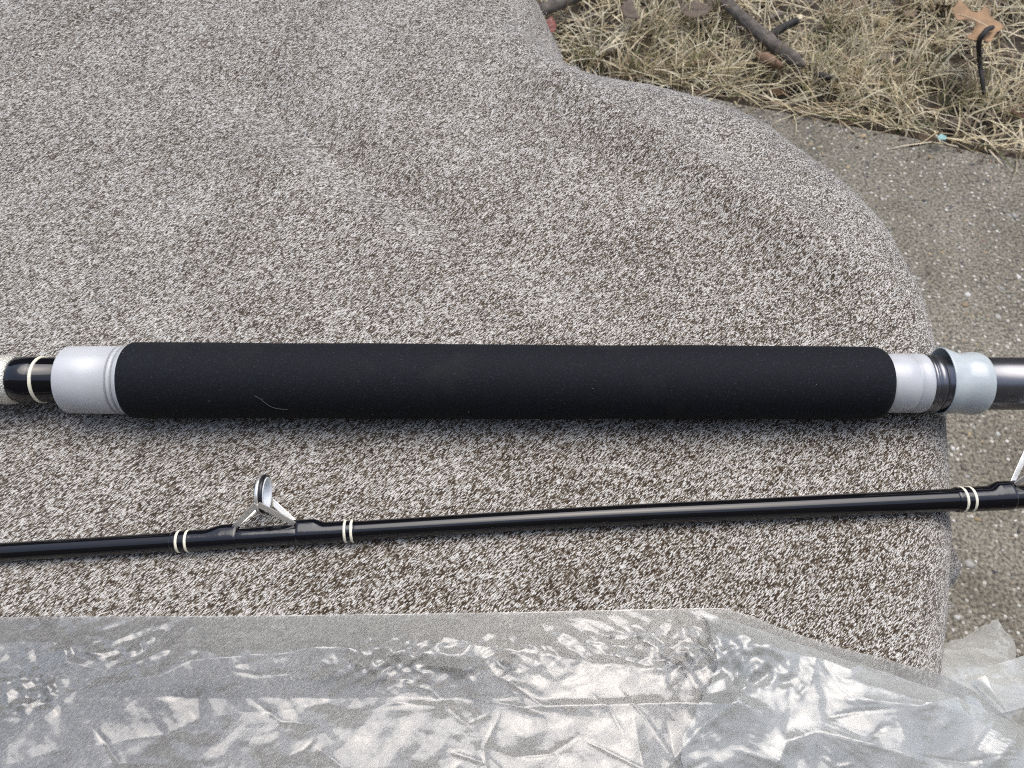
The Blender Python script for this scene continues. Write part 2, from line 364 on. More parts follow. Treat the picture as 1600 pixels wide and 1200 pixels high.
for i in range(220):                                    # crumbs washed onto the pavement edge
    a, b = rng.uniform(-0.2, 0.7), -0.012 - rng.exponential(0.022); p = edge_pt(a, b, 0.0012); s = rng.uniform(0.0012, 0.005); m = 6; an = np.sort(rng.uniform(0, 6.28, m)); rr = s * rng.uniform(0.4, 1.1, m)
    v = np.stack([rr * np.cos(an), rr * np.sin(an) * 0.6, rng.uniform(0, 0.4, m) * s], 1); v = np.concatenate([[[0, 0, s * 0.4]], v]) + p
    LVv.append(v); LF += [(lo, lo + 1 + k, lo + 1 + (k + 1) % m) for k in range(m)]; lo += m + 1; LC.append(np.tile(lp[rng.integers(5)] * rng.uniform(0.5, 1.0), (m + 1, 1)))
lit = mesh_obj('leaf_litter', np.concatenate(LVv), LF, M['litter'], cols=np.concatenate(LC)); tag(lit, 'brown crumbled leaf litter scattered through the dry grass', 'leaf litter', kind='stuff')

# ------------------------------------------------------------------ sticks, leaf and scraps on the lawn
def stick(name, label, cat, pts, radii, mat, n=40, seg=12, rough=0.12, group=None, part='stem'):
    path = catmull(pts, n); rad = np.interp(np.linspace(0, 1, n), np.linspace(0, 1, len(radii)), radii)
    rf = 1 + rough * (np.array([[vnoise(np.array(i * 0.35 + 5), np.array(j * 0.9)) for j in range(seg)] for i in range(n)]) - 0.5) * 2
    v, f = tube(path, rad, seg, rf=rf); o = empty(name, tuple(path[0])); child(part, v, f, mat, o); tag(o, label, cat, group); return o

br = stick('fallen_branch', 'thick grey weathered branch with a broken side stub lying in dry grass', 'branch',
      [(0.3488, 1.3534, 0.0300), (0.3749, 1.2601, 0.0300), (0.4078, 1.1927, 0.0300), (0.4348, 1.1486, 0.0280), (0.4601, 1.1205, 0.0240), (0.4753, 1.1062, 0.0200)], [0.0105, 0.010, 0.0102, 0.0112, 0.0115, 0.005], M['bark'], 60, 18, 0.16, part='limb')
v, f = tube(catmull([(0.4253, 1.1698, 0.0300), (0.4486, 1.1823, 0.0380), (0.4740, 1.1927, 0.0450)], 14), np.linspace(0.0075, 0.006, 14), 12); child('side_stub', v, f, M['dark'], br)
pv = []
for q in range(7):
    c0 = np.array((0.4762, 1.1947, 0.0460)) + rng.normal(0, 0.0035, 3); pv.append((iv * 0.005 * rng.uniform(0.6, 1.2, 3) + c0, [tuple(t) for t in ifc]))
v, f = merge(pv); child('broken_end', v, f, M['pale'], br)
stick('wood_chip', 'short smooth brown piece of wood under the grey branch', 'wood chip', [(0.4043, 1.1363, 0.0200), (0.4198, 1.1228, 0.0200), (0.4410, 1.1090, 0.0180)], [0.005, 0.0105, 0.009, 0.004], M['chip'], 20, 14, 0.05, part='wood')
stick('twig', 'dark brown twig end beside the draped cloth at the top of the lawn', 'twig', [(0.0305, 1.2305, 0.0300), (0.0545, 1.2410, 0.0350), (0.0886, 1.2714, 0.0300), (0.1289, 1.3020, 0.0300)], [0.009, 0.010, 0.011, 0.012], M['bark'], 24, 12)
stick('dark_stem', 'thin black hooked stem lying across the tan oak leaf', 'twig',
      [(0.7434, 1.1017, 0.0920), (0.7298, 1.0907, 0.0960), (0.7197, 1.0806, 0.0920), (0.7219, 1.0788, 0.0780), (0.7400, 1.0778, 0.0450), (0.7408, 1.0518, 0.0350), (0.7464, 1.0356, 0.0200)], [0.0035, 0.0042, 0.0042, 0.004, 0.0038, 0.0035, 0.003], M['dark'], 40, 8)
stick('twig', 'short dark twig lying right of the grey branch tip', 'twig', [(0.4879, 1.0865, 0.0200), (0.5038, 1.0773, 0.0220), (0.5256, 1.0704, 0.0200)], [0.004, 0.006, 0.003], M['dark'], 16, 8)
stick('twig', 'thin dark brown strip on the concrete below the clear bag', 'twig', [(0.4528, 0.0715, 0.0100), (0.4718, 0.0833, 0.0100), (0.4945, 0.0965, 0.0100), (0.5216, 0.1121, 0.0100)], [0.006, 0.006, 0.006, 0.005], M['dark'], 16, 8)  # dark strip on the concrete, given the shape of a stick

def leaf(name, label, outline, mat, thick, curl, z0, stem=None, cat='leaf', part='blade'):
    P = np.array(outline); c = P.mean(0); o = empty(name, tuple(c)); L = P - c; s = np.abs(L).max()
    bm = bmesh.new(); vs_ = [bm.verts.new((p[0], p[1], 0)) for p in L]
    for t in tessellate_polygon([[Vector((p[0], p[1], 0)) for p in L]]):
        try: bm.faces.new([vs_[i] for i in t])
        except ValueError: pass
    bmesh.ops.subdivide_edges(bm, edges=bm.edges[:], cuts=3, use_grid_fill=True)
    bmesh.ops.triangulate(bm, faces=bm.faces[:])
    for v in bm.verts:
        x, y = v.co.x / s, v.co.y / s
        v.co.z = curl * s * (0.5 * y * y + 0.35 * x * x - 0.35 * x * y + 0.12 * math.sin(5 * x + 2 * y) ) 
    bmesh.ops.recalc_face_normals(bm, faces=bm.faces[:])
    geo = bmesh.ops.solidify(bm, geom=bm.faces[:], thickness=thick)
    me = bpy.data.meshes.new(part); bm.to_mesh(me); bm.free(); me.materials.append(mat); me.polygons.foreach_set('use_smooth', [True] * len(me.polygons))
    b = bpy.data.objects.new(part, me); col.objects.link(b); b.parent = o
    tag(o, label, cat); return o
OAK = [(0.6972, 1.1538, 0.0820), (0.7127, 1.1711, 0.0820), (0.7221, 1.1601, 0.0820), (0.7286, 1.1507, 0.0820), (0.7377, 1.1490, 0.0820), (0.7444, 1.1538, 0.0820), (0.7536, 1.1665, 0.0820), (0.7605, 1.1601, 0.0820), (0.7587, 1.1430, 0.0820), (0.7628, 1.1324, 0.0820), (0.7683, 1.1261, 0.0820), (0.7671, 1.1117, 0.0820), (0.7567, 1.0992, 0.0820), (0.7493, 1.0952, 0.0820), (0.7421, 1.0850, 0.0820), (0.7308, 1.0690, 0.0820), (0.7259, 1.0730, 0.0820), (0.7261, 1.0891, 0.0820), (0.7205, 1.0829, 0.0820), (0.7069, 1.0710, 0.0820), (0.6982, 1.0749, 0.0820), (0.7013, 1.0891, 0.0820), (0.7144, 1.0992, 0.0820), (0.7285, 1.1200, 0.0820), (0.7293, 1.1303, 0.0820), (0.7161, 1.1367, 0.0820), (0.7021, 1.1324, 0.0820), (0.6991, 1.1430, 0.0820)]
ok_ = leaf('oak_leaf', 'tan lobed oak leaf lying on top of the dry grass', OAK, M['oak'], 0.0006, 0.35, 0.05)
v, f = tube(catmull([(0.7019, 1.1478, 0.0860), (0.7185, 1.1409, 0.0850), (0.7339, 1.1306, 0.0840), (0.7441, 1.1140, 0.0850)], 16), np.linspace(0.0004, 0.0009, 16), 6); child('midrib', v, f, M['pale'], ok_)
leaf('brown_leaf', 'curled grey-brown leaf in the grass left of the long branch', [(0.2045, 1.2658, 0.0300), (0.2128, 1.2342, 0.0300), (0.2154, 1.2016, 0.0300), (0.2061, 1.2196, 0.0300), (0.1907, 1.2305, 0.0300), (0.1844, 1.2490, 0.0300)], M['drab'], 0.0006, 0.6, 0.03)
leaf('dead_leaf', 'dull brown dead leaf in the grass between twig and branch', [(0.2885, 1.2564, 0.0300), (0.3208, 1.2677, 0.0300), (0.3430, 1.2527, 0.0300), (0.3308, 1.2269, 0.0300), (0.3038, 1.2196, 0.0300), (0.2877, 1.2305, 0.0300)], M['drab'], 0.0006, 0.5, 0.03)
leaf('red_leaf', 'small dark red curled leaf by the edge of the draped cloth', [(0.0561, 1.2052, 0.0300), (0.0671, 1.2142, 0.0300), (0.0754, 1.2016, 0.0300), (0.0726, 1.1803, 0.0300), (0.0617, 1.1698, 0.0300), (0.0535, 1.1838, 0.0300)], M['red'], 0.0008, 0.8, 0.03)
leaf('plastic_scrap', 'tiny pale blue plastic scrap at the pavement edge', [(0.6452, 0.9420, 0.0160), (0.6533, 0.9463, 0.0160), (0.6598, 0.9420, 0.0160), (0.6559, 0.9320, 0.0160), (0.6509, 0.9349, 0.0160), (0.6446, 0.9335, 0.0160)], M['blue'], 0.0012, 0.5, 0.01, cat='scrap', part='flake')

# ------------------------------------------------------------------ draped cloth
TOP = 0.48
# brow of the cloth seen from above, in metres: far left, round the far corner, down the right side
sil = [(-0.1495, 0.8532, 0.4600), (-0.0565, 0.7213, 0.4600), (-0.0052, 0.6209, 0.4600), (0.0075, 0.5764, 0.4600), (0.0176, 0.5472, 0.4600), (0.0237, 0.5156, 0.4600), (0.0372, 0.4930, 0.4600), (0.0689, 0.4806, 0.4600), (0.1089, 0.4678, 0.4600), (0.1348, 0.4574, 0.4600), (0.1674, 0.4372, 0.4600), (0.1950, 0.4029, 0.4620), (0.2165, 0.3709, 0.4640), (0.2298, 0.3383, 0.4660), (0.2351, 0.3131, 0.4680), (0.2378, 0.2862, 0.4680), (0.2364, 0.2587, 0.4680), (0.2338, 0.2329, 0.4680), (0.2276, 0.2010, 0.4680), (0.2197, 0.1716, 0.4680), (0.2112, 0.1444, 0.4680), (0.2008, 0.1131, 0.4680), (0.1905, 0.0845, 0.4680), (0.1790, 0.0582, 0.4680), (0.1704, 0.0340, 0.4680), (0.1567, -0.0090, 0.4680), (0.1374, -0.0710, 0.4680)]
S = catmull([p[:2] for p in sil], 260)
T = np.gradient(S, axis=0); T /= np.linalg.norm(T, axis=1)[:, None]; N2 = np.stack([-T[:, 1], T[:, 0]], 1)
if N2[130][0] + N2[130][1] < 0: N2 = -N2
for _ in range(30): N2[1:-1] = (N2[:-2] + N2[1:-1] * 2 + N2[2:]) / 4
N2 /= np.linalg.norm(N2, axis=1)[:, None]
q = np.linspace(0, 1, 260); far = 1 - sstep(0.42, 0.62, q)            # 1 on the far side, 0 on the right side
RAD = 0.028 + 0.05 * far
S = S + N2 * (RAD * (0.36 * far + 0.10 * (1 - far)))[:, None]
loop = np.concatenate([S, np.stack([np.linspace(S[-1, 0], -0.75, 60)[1:], np.full(59, S[-1, 1])], 1), np.stack([np.full(40, -0.75), np.linspace(S[-1, 1], 0.95, 41)[1:]], 1), np.stack([np.linspace(-0.75, S[0, 0], 50)[1:-1], np.linspace(0.95, S[0, 1], 50)[1:-1]], 1)])
rad = np.concatenate([RAD, np.full(len(loop) - 260, 0.06)])
L00 = np.concatenate([[0], np.cumsum(np.linalg.norm(np.diff(loop, axis=0), axis=1))])
loop[:260] += N2 * (0.009 * (fbm(L00[:260] * 16 + 3, L00[:260] * 0 + 1, 3) - 0.45))[:, None]
TL = np.roll(loop, -1, 0) - np.roll(loop, 1, 0); TL /= np.linalg.norm(TL, axis=1)[:, None]; NL = np.stack([TL[:, 1], -TL[:, 0]], 1)
if NL[200][0] < 0: NL = -NL
for _ in range(12): NL = (np.roll(NL, 1, 0) + 2 * NL + np.roll(NL, -1, 0)) / 4
NL /= np.linalg.norm(NL, axis=1)[:, None]
def seg_dist(px_, py_, poly):
    d = np.full(px_.shape, 1e9); t_best = np.zeros(px_.shape)
    for i in range(len(poly) - 1):
        a, b = np.array(poly[i][:2]), np.array(poly[i + 1][:2]); ab = b - a
        t = np.clip(((px_ - a[0]) * ab[0] + (py_ - a[1]) * ab[1]) / (ab @ ab), 0, 1); dd = np.hypot(px_ - a[0] - t * ab[0], py_ - a[1] - t * ab[1])
        m = dd < d; d = np.where(m, dd, d); t_best = np.where(m, (i + t) / (len(poly) - 1), t_best)
    return d, t_best
crease = [(-0.3528, 0.4002, 0.4800), (-0.3398, 0.4336, 0.4800), (-0.3262, 0.4701, 0.4800), (-0.3078, 0.5125, 0.4800), (-0.2908, 0.5521, 0.4800)]
fold_a = [(-0.1811, 0.4481, 0.4800), (-0.1367, 0.4094, 0.4800), (-0.0948, 0.3651, 0.4800), (-0.0569, 0.3299, 0.4800), (-0.0219, 0.2974, 0.4800), (0.0178, 0.2763, 0.4800)]
fold_b = [(0.0136, 0.4975, 0.4800), (0.0302, 0.4481, 0.4800), (0.0663, 0.4094, 0.4800), (0.1036, 0.3736, 0.4800), (0.1450, 0.3352, 0.4800), (0.1820, 0.2950, 0.4800)]
fold_c = [(-0.1524, 0.3794, 0.4800), (-0.0911, 0.3299, 0.4800), (-0.0366, 0.2998, 0.4800), (0.0000, 0.2809, 0.4800)]
def relief(x, y):                                       # height of the cloth's soft folds over the flat top
    w = sstep(0.22, 0.30, y)
    h = 0.012 * (fbm(x * 7 + 2, y * 7 + 5, 2) - 0.4) * w
    d, t = seg_dist(x, y, fold_a); h = h - 0.0065 * np.exp(-(d / 0.020) ** 2) * w
    d, t = seg_dist(x, y, fold_c); h = h + 0.0040 * np.exp(-(d / 0.020) ** 2) * w
    d, t = seg_dist(x, y, fold_b); h = h + 0.0095 * np.exp(-(d / 0.022) ** 2) * w
    d, t = seg_dist(x, y, crease); h = h - 0.0035 * np.exp(-(d / 0.006) ** 2) + 0.0020 * np.exp(-((d - 0.008) / 0.006) ** 2)
    h = h + 0.0006 * (fbm(x * 40, y * 40, 3) - 0.45)
    return h
C0 = np.array([-0.05, 0.20]); rings = []; ruv = []
nl = len(loop)
for t in np.concatenate([np.linspace(0.02, 0.7, 70), np.linspace(0.71, 1.0, 60)]):
    p = C0 + (loop - C0) * t
    rings.append(p); 
flat = np.concatenate(rings)
D = np.full(len(flat), 1e9); near = np.zeros(len(flat), int)
for i in range(nl):
    dd = np.hypot(flat[:, 0] - loop[i, 0], flat[:, 1] - loop[i, 1]); m = dd < D; D = np.where(m, dd, D); near = np.where(m, i, near)
rr_ = rad[near]; u_ = np.clip(rr_ - D, 0, rr_)
drop = rr_ - np.sqrt(np.maximum(rr_ ** 2 - u_ ** 2, 0))
zz = TOP - drop + relief(flat[:, 0], flat[:, 1]) * np.clip(D / (rr_ * 0.8), 0, 1)
arc = np.where(D < rr_, rr_ * np.arcsin(np.clip(u_ / rr_, 0, 1)) - u_, 0)
UV = flat + NL[near] * arc[:, None]
V = np.column_stack([flat, zz]); last = V[-nl:].copy(); luv = UV[-nl:].copy()
skirt = []; suv = []
L0 = np.concatenate([[0], np.cumsum(np.linalg.norm(np.diff(loop, axis=0), axis=1))])
bulge_c = np.argmin(np.hypot(loop[:, 0] - last[215][0], loop[:, 1] - ((0.2258, 0.1578, 0.4400))[1]))
for k in range(1, 34):
    dz = 0.44 * (k / 33) ** 1.3; f_ = k / 33
    wave = 0.028 * (fbm(L0 * 9 + 3, L0 * 0 + dz * 1.5, 3) - 0.5) * sstep(0.05, 0.9, f_) - 0.02 * f_
    b = 0.044 * np.exp(-((L0 - L0[bulge_c]) / 0.028) ** 2) * sstep(0.01, 0.07, dz) * (1 - sstep(0.12, 0.3, dz))
    p = loop + NL * (wave + b)[:, None]; z = last[:, 2] - dz * (last[:, 2] - 0.012) / 0.44
    skirt.append(np.column_stack([p, z])); suv.append(luv + NL * dz)
V = np.concatenate([[np.array([C0[0], C0[1], TOP])], V] + skirt); UV = np.concatenate([[C0], UV] + suv)
nr = (len(V) - 1) // nl
F = [(0, 1 + j, 1 + (j + 1) % nl) for j in range(nl)] + [tuple(q_ + 1) for q_ in grid_faces(nr, nl, True)]
cloth = mesh_obj('draped_cloth', V, F, M['fabric'], uvs=UV)
tag(cloth, 'brown and white heather knit cloth draped beneath both fishing rods', 'cloth')
# stray fibres standing off the knit, mostly on the worn left part
FV = []
def fibre(x, y, z, nx=0.0, ny=0.0):
    az = rng.uniform(0, 6.28); ln = rng.uniform(0.0012, 0.0034); bend = rng.normal(0, 1.4); up = rng.uniform(0.0003, 0.0012)
    pts = [(x, y, z), (x + ln * .4 * math.cos(az) + nx * up, y + ln * .4 * math.sin(az) + ny * up, z + up), (x + ln * .8 * math.cos(az + bend * .5) + nx * up, y + ln * .8 * math.sin(az + bend * .5) + ny * up, z + up), (x + ln * math.cos(az + bend), y + ln * math.sin(az + bend), z)]
    FV.append(tube(catmull(pts, 6), 0.00007, 3, caps=False))
for i in range(1500):
    x = rng.uniform(-0.36, 0.18); y = rng.uniform(0.11, 0.52)
    if rng.random() > 0.25 + 0.75 * (x < -0.05) * (y > 0.22): continue
    if y < 0.235 and y > 0.17: continue
    fibre(x, y, TOP + float(relief(np.array([x]), np.array([y]))[0]) + 0.0003)
edge_ids = 1 + np.concatenate([np.arange(k * nl, k * nl + 260) for k in range(108, 130)])
for i in rng.choice(edge_ids, 800):
    nv = NL[(i - 1) % nl]; p = V[i] + np.concatenate([rng.normal(0, 0.0012, 2), [0]]); fibre(p[0], p[1], p[2], nv[0] * 1.5, nv[1] * 1.5)
v, f = merge(FV); fz = child('fuzz', v, f, M['fluff'], cloth); tag(fz, kind='stuff')

# ------------------------------------------------------------------ rod with the foam grip
A = np.array((-0.2482, 0.2006, 0.4978)); B = np.array((0.2473, 0.1982, 0.4978)); AX = (B - A) / np.linalg.norm(B - A)
def on(px_): return (0.5 + (px_ - 800.0) * 0.961 / 1600.0) * np.linalg.norm(B - A)
MM = 0.00031
rod = empty('fishing_rod', tuple(A + np.array([0, 0, -0.0184])))
def turned(name, prof, mat, parent, seg=72, rf=None, caps=False):       # prof: (metres along the rod, radius)
    P = np.array(prof); path = A[None] + AX[None] * P[:, :1]
    u = np.array([0, 0, 1.0]); u -= AX * (u @ AX); u /= np.linalg.norm(u); w = np.cross(AX, u); a = np.linspace(0, 2 * np.pi, seg, endpoint=False)
    rr = P[:, 1:2] * np.ones((1, seg))
    if rf is not None: rr = rf(P[:, 0:1], a[None], rr)
    V = path[:, None] + rr[..., None] * (np.cos(a)[None, :, None] * u + np.sin(a)[None, :, None] * w)
    F = [tuple(t) for t in grid_faces(len(P), seg, True)]
    if caps: F += [tuple(range(seg - 1, -1, -1)), tuple(range((len(P) - 1) * seg, len(P) * seg))]
    return child(name, V.reshape(-1, 3), F, mat, parent)
o_ = on
turned('blank', [(-0.55, 0.0098), (o_(0) - 0.02, 0.0107), (o_(150), 0.0108)], M['blank'], rod, caps=True)
turned('silver_band', [(o_(-40), 0.0106), (o_(-39), 0.0117), (o_(-24), 0.0121), (o_(-14), 0.0121), (o_(-5), 0.0117), (o_(-3), 0.0106)], M['silver'], rod)
turned('wrap', [(o_(-4), 0.0107), (o_(-2), 0.0111), (o_(12), 0.01125), (o_(30), 0.01115), (o_(32), 0.0107)], M['wrap'], rod)
turned('trim_ring', [(o_(35), 0.0107), (o_(35.3), 0.0112), (o_(36.5), 0.01145), (o_(39), 0.01145), (o_(40.2), 0.0112), (o_(40.5), 0.0107)], M['cream'], rod)
rc = 0.0163
turned('front_collar', [(o_(80.5), 0.0106), (o_(81), rc - 0.0018), (o_(81.5), rc - 0.0008), (o_(82.5), rc - 0.0003), (o_(84.5), rc - 0.0001), (o_(87), rc), (o_(164), rc + 0.0002), (o_(165), rc - 0.0007), (o_(167), rc - 0.0007), (o_(168), rc + 0.0003), (o_(173), rc + 0.0003), (o_(174), rc - 0.0006), (o_(176), rc - 0.0006), (o_(177), rc + 0.0004), (o_(190), rc + 0.0005)], M['collar'], rod)
for p0_, p1_, r_add in ((165.0, 166.6, 0.00030), (174.2, 175.6, 0.00036)):
    turned('groove', [(o_(p0_), rc - 0.001), (o_(p0_) + 0.00003, rc + r_add), (o_(p1_) - 0.00003, rc + r_add), (o_(p1_), rc - 0.001)], M['groove'], rod)
gp = []
g0, g1 = o_(183), o_(1402)
for k in range(13):
    a = k / 12 * math.pi / 2; gp.append((g0 + 0.0012 * (1 - math.sin(a)), 0.0184 - 0.0012 * (1 - math.sin(a)) - (0.0012 if k == 0 else 0)))
gp = [(g0, 0.0152), (g0 + 0.0001, 0.0168), (g0 + 0.0004, 0.0175), (g0 + 0.0012, 0.0181), (g0 + 0.0025, 0.01838)]
for t in np.linspace(0.02, 0.98, 70): gp.append((g0 + (g1 - g0) * t, 0.0184 - 0.0008 * t + 0.00018 * math.sin(t * 23) * math.sin(t * 7)))
for k in range(9):
    a = k / 8 * math.pi / 2; gp.append((g1 - 0.0055 + 0.0055 * math.sin(a), 0.0175 - 0.0034 * (1 - math.cos(a))))
gp.append((g1 - 0.001, 0.013))
turned('foregrip', gp, M['foam'], rod, 96, rf=lambda s, a, r: r * (1 + 0.004 * np.sin(3 * a + s * 30)))
turned('dust_ring', [(o_(1383), 0.0171), (o_(1390), 0.0163), (o_(1394), 0.0161)], M['foam'], rod) if False else None
turned('rear_collar', [(o_(1392), 0.0128), (o_(1402), 0.0138), (o_(1408), 0.01425), (o_(1425), 0.01435), (o_(1443), 0.0144), (o_(1444), 0.0140), (o_(1445), 0.0144), (o_(1462), 0.01435), (o_(1465), 0.0142), (o_(1466), 0.0126)], M['collar'], rod)
turned('reel_seat', [(o_(1455), 0.0126), (o_(1700), 0.0127), (o_(1700) + 0.32, 0.0127)], M['seat'], rod, caps=True)
turned('lock_ring', [(o_(1466), 0.0127), (o_(1466.5), 0.0139), (o_(1472), 0.01395), (o_(1473), 0.0134), (o_(1474.5), 0.0134), (o_(1475), 0.0139), (o_(1486), 0.0138), (o_(1488), 0.0127)], M['seat'], rod)
def hood_rf(s, a, r):                                   # the foot pocket lifts the hood's lip on the far side
    x0, x1 = o_(1484), o_(1561); t = np.clip((s - x0) / (x1 - x0), 0, 1)
    d = np.angle(np.exp(1j * (a - HOOD_A)))
    return r + (r > 0.0138) * 0.0030 * np.exp(-(d / 0.7) ** 2) * (1 - sstep(0.0, 0.62, t)) - (0.0008 + 0.0003 * np.sin(2 * a)) * np.exp(-((t - 0.52) / 0.16) ** 2) * (r > 0.0146)
HOOD_A = -0.95
hp = [(o_(1522), 0.0128), (o_(1500), 0.01385), (o_(1496), 0.0142), (o_(1494.5), 0.0144), (o_(1494.8), 0.0147), (o_(1495.5), 0.0149), (o_(1497), 0.0149), (o_(1500), 0.0149), (o_(1510), 0.0149), (o_(1518), 0.0149), (o_(1526), 0.0150), (o_(1534), 0.0152), (o_(1542), 0.0153), (o_(1550), 0.0152), (o_(1555), 0.0149), (o_(1558.5), 0.0144), (o_(1560), 0.0139), (o_(1560.5), 0.0128)]
turned('hood', hp, M['hood'], rod, 96, rf=hood_rf)
tag(rod, 'thick fishing rod butt with long black foam grip and white collars', 'fishing rod')
dv_ = []
for i in range(45):
    sx_ = rng.uniform(o_(190), o_(1395)); an = rng.uniform(-1.9, 1.9); u0 = np.array([0, 0, 1.0]); w0 = np.cross(AX, u0); p = A + AX * sx_ + (0.01845 - 0.0008 * (sx_ - g0) / (g1 - g0)) * (math.cos(an) * u0 + math.sin(an) * w0)
    dv_.append((iv * rng.uniform(0.00008, 0.00026) * rng.uniform(0.5, 1.5, 3) + p, [tuple(t) for t in ifc]))
v, f = merge(dv_); tag(child('dust', v, f, M['lint'], rod), kind='stuff')
# lint on the foam
lp_ = catmull([(-0.1189, 0.1851, 0.5085), (-0.1161, 0.1835, 0.5070), (-0.1131, 0.1815, 0.5040), (-0.1099, 0.1810, 0.5022), (-0.1049, 0.1809, 0.5015)], 24)
c_ = A[None] + AX[None] * ((lp_ - A) @ AX)[:, None]; dv = lp_ - c_; lp_ = c_ + dv / np.linalg.norm(dv, axis=1)[:, None] * 0.01855
v, f = tube(lp_, 0.00007, 5); lt = mesh_obj('lint_thread', v - lp_[0], f, M['lint']); lt.location = tuple(lp_[0]); tag(lt, 'thin pale curved lint thread stuck on the black foam grip', 'thread')

# ------------------------------------------------------------------ slim rod with the line guides
cps = [(-0.4711, 0.1031, 0.4840), (-0.3098, 0.1133, 0.4840), (-0.2272, 0.1186, 0.4840), (-0.1516, 0.1234, 0.4841), (-0.0749, 0.1282, 0.4843), (0.0291, 0.1348, 0.4845), (0.1170, 0.1391, 0.4847), (0.2357, 0.1448, 0.4851), (0.3259, 0.1491, 0.4855), (0.6332, 0.1635, 0.4870)]
axis = catmull(cps, 900); axL = np.concatenate([[0], np.cumsum(np.linalg.norm(np.diff(axis, axis=0), axis=1))])
PXK = np.array([-900, -300, 0, 270, 540, 900, 1200, 1600, 1900, 2900.0]); PXL = np.interp(PXK, PXK, [axL[np.argmin(np.linalg.norm(axis - np.array(c), axis=1))] for c in cps])
def lx(p): return float(np.interp(p, PXK, PXL))
def ax(s): return np.array([np.interp(s, axL, axis[:, i]) for i in range(3)])
def br_(p): return float(np.interp(p, [-900, 0, 540, 900, 1300, 1900, 2900], [0.0032, 0.00415, 0.0044, 0.0046, 0.0051, 0.0056, 0.0064]))
rod2 = empty('fishing_rod', tuple(ax(lx(0)) - np.array([0, 0, 0.0045])))
n = 240; ss = np.linspace(0.0, axL[-1], n); pxs = np.interp(ss, PXL, PXK)
v, f = tube(np.array([ax(s) for s in ss]), [br_(p) for p in pxs], 40); child('blank', v, f, M['blank'], rod2)
def sleeve(name, p0, p1, add, mat, parent=rod2, n=24, lump=0.0, foot=None):
    sh = lambda p: 800 + (p - 800) * 0.988
    p0, p1 = sh(p0), sh(p1)
    pp = np.linspace(p0, p1, n); rr = []
    for p in pp:
        e = min((p - p0), (p1 - p)) / 3.0; rr.append(br_(p) + add * math.sqrt(min(1, max(0.02, e))))
    rf = None
    seg = 40
    if foot:
        a = np.linspace(0, 2 * np.pi, seg, endpoint=False); rf = np.ones((n, seg))
        for i, p in enumerate(pp):
            hgt = np.interp(p, foot[0], foot[1]); d = np.angle(np.exp(1j * (a - foot[2]))); rf[i] = 1 + hgt / rr[i] * np.exp(-(d / 0.55) ** 2)
    v, f = tube(np.array([ax(lx(p)) for p in pp]), rr, seg, caps=False, rf=rf); return child(name, v, f, mat, parent)
GA = R(-58)                                              # roll of the guides round the rod: away from the viewer and up
def gdir(): return np.array([0, math.sin(-GA), math.cos(GA)])
fa = -GA
# tube() measures its angle from +z towards T x N; for a rod along +x that is -y, so the far side is a negative angle
for (p0, p1, foot) in ((262, 366, ([262, 322, 345, 366], [0, 0, 0.0016, 0.0016], GA)), (459, 552, ([459, 490, 506, 552], [0.0017, 0.0017, 0, 0], GA)), (1499, 1590, ([1499, 1545, 1560, 1590], [0, 0, 0.0018, 0.0018], GA))):
    sleeve('wrap', p0, p1, 0.0005, M['wrap'], foot=foot, n=60)
for p in (273, 287, 536, 546.5, 1511, 1524):
    sleeve('trim_ring', p - 3.2, p + 3.2, 0.00085, M['cream'], n=8)
sleeve('thread_seam', 366, 459, 0.00022, M['wrap'], n=20)

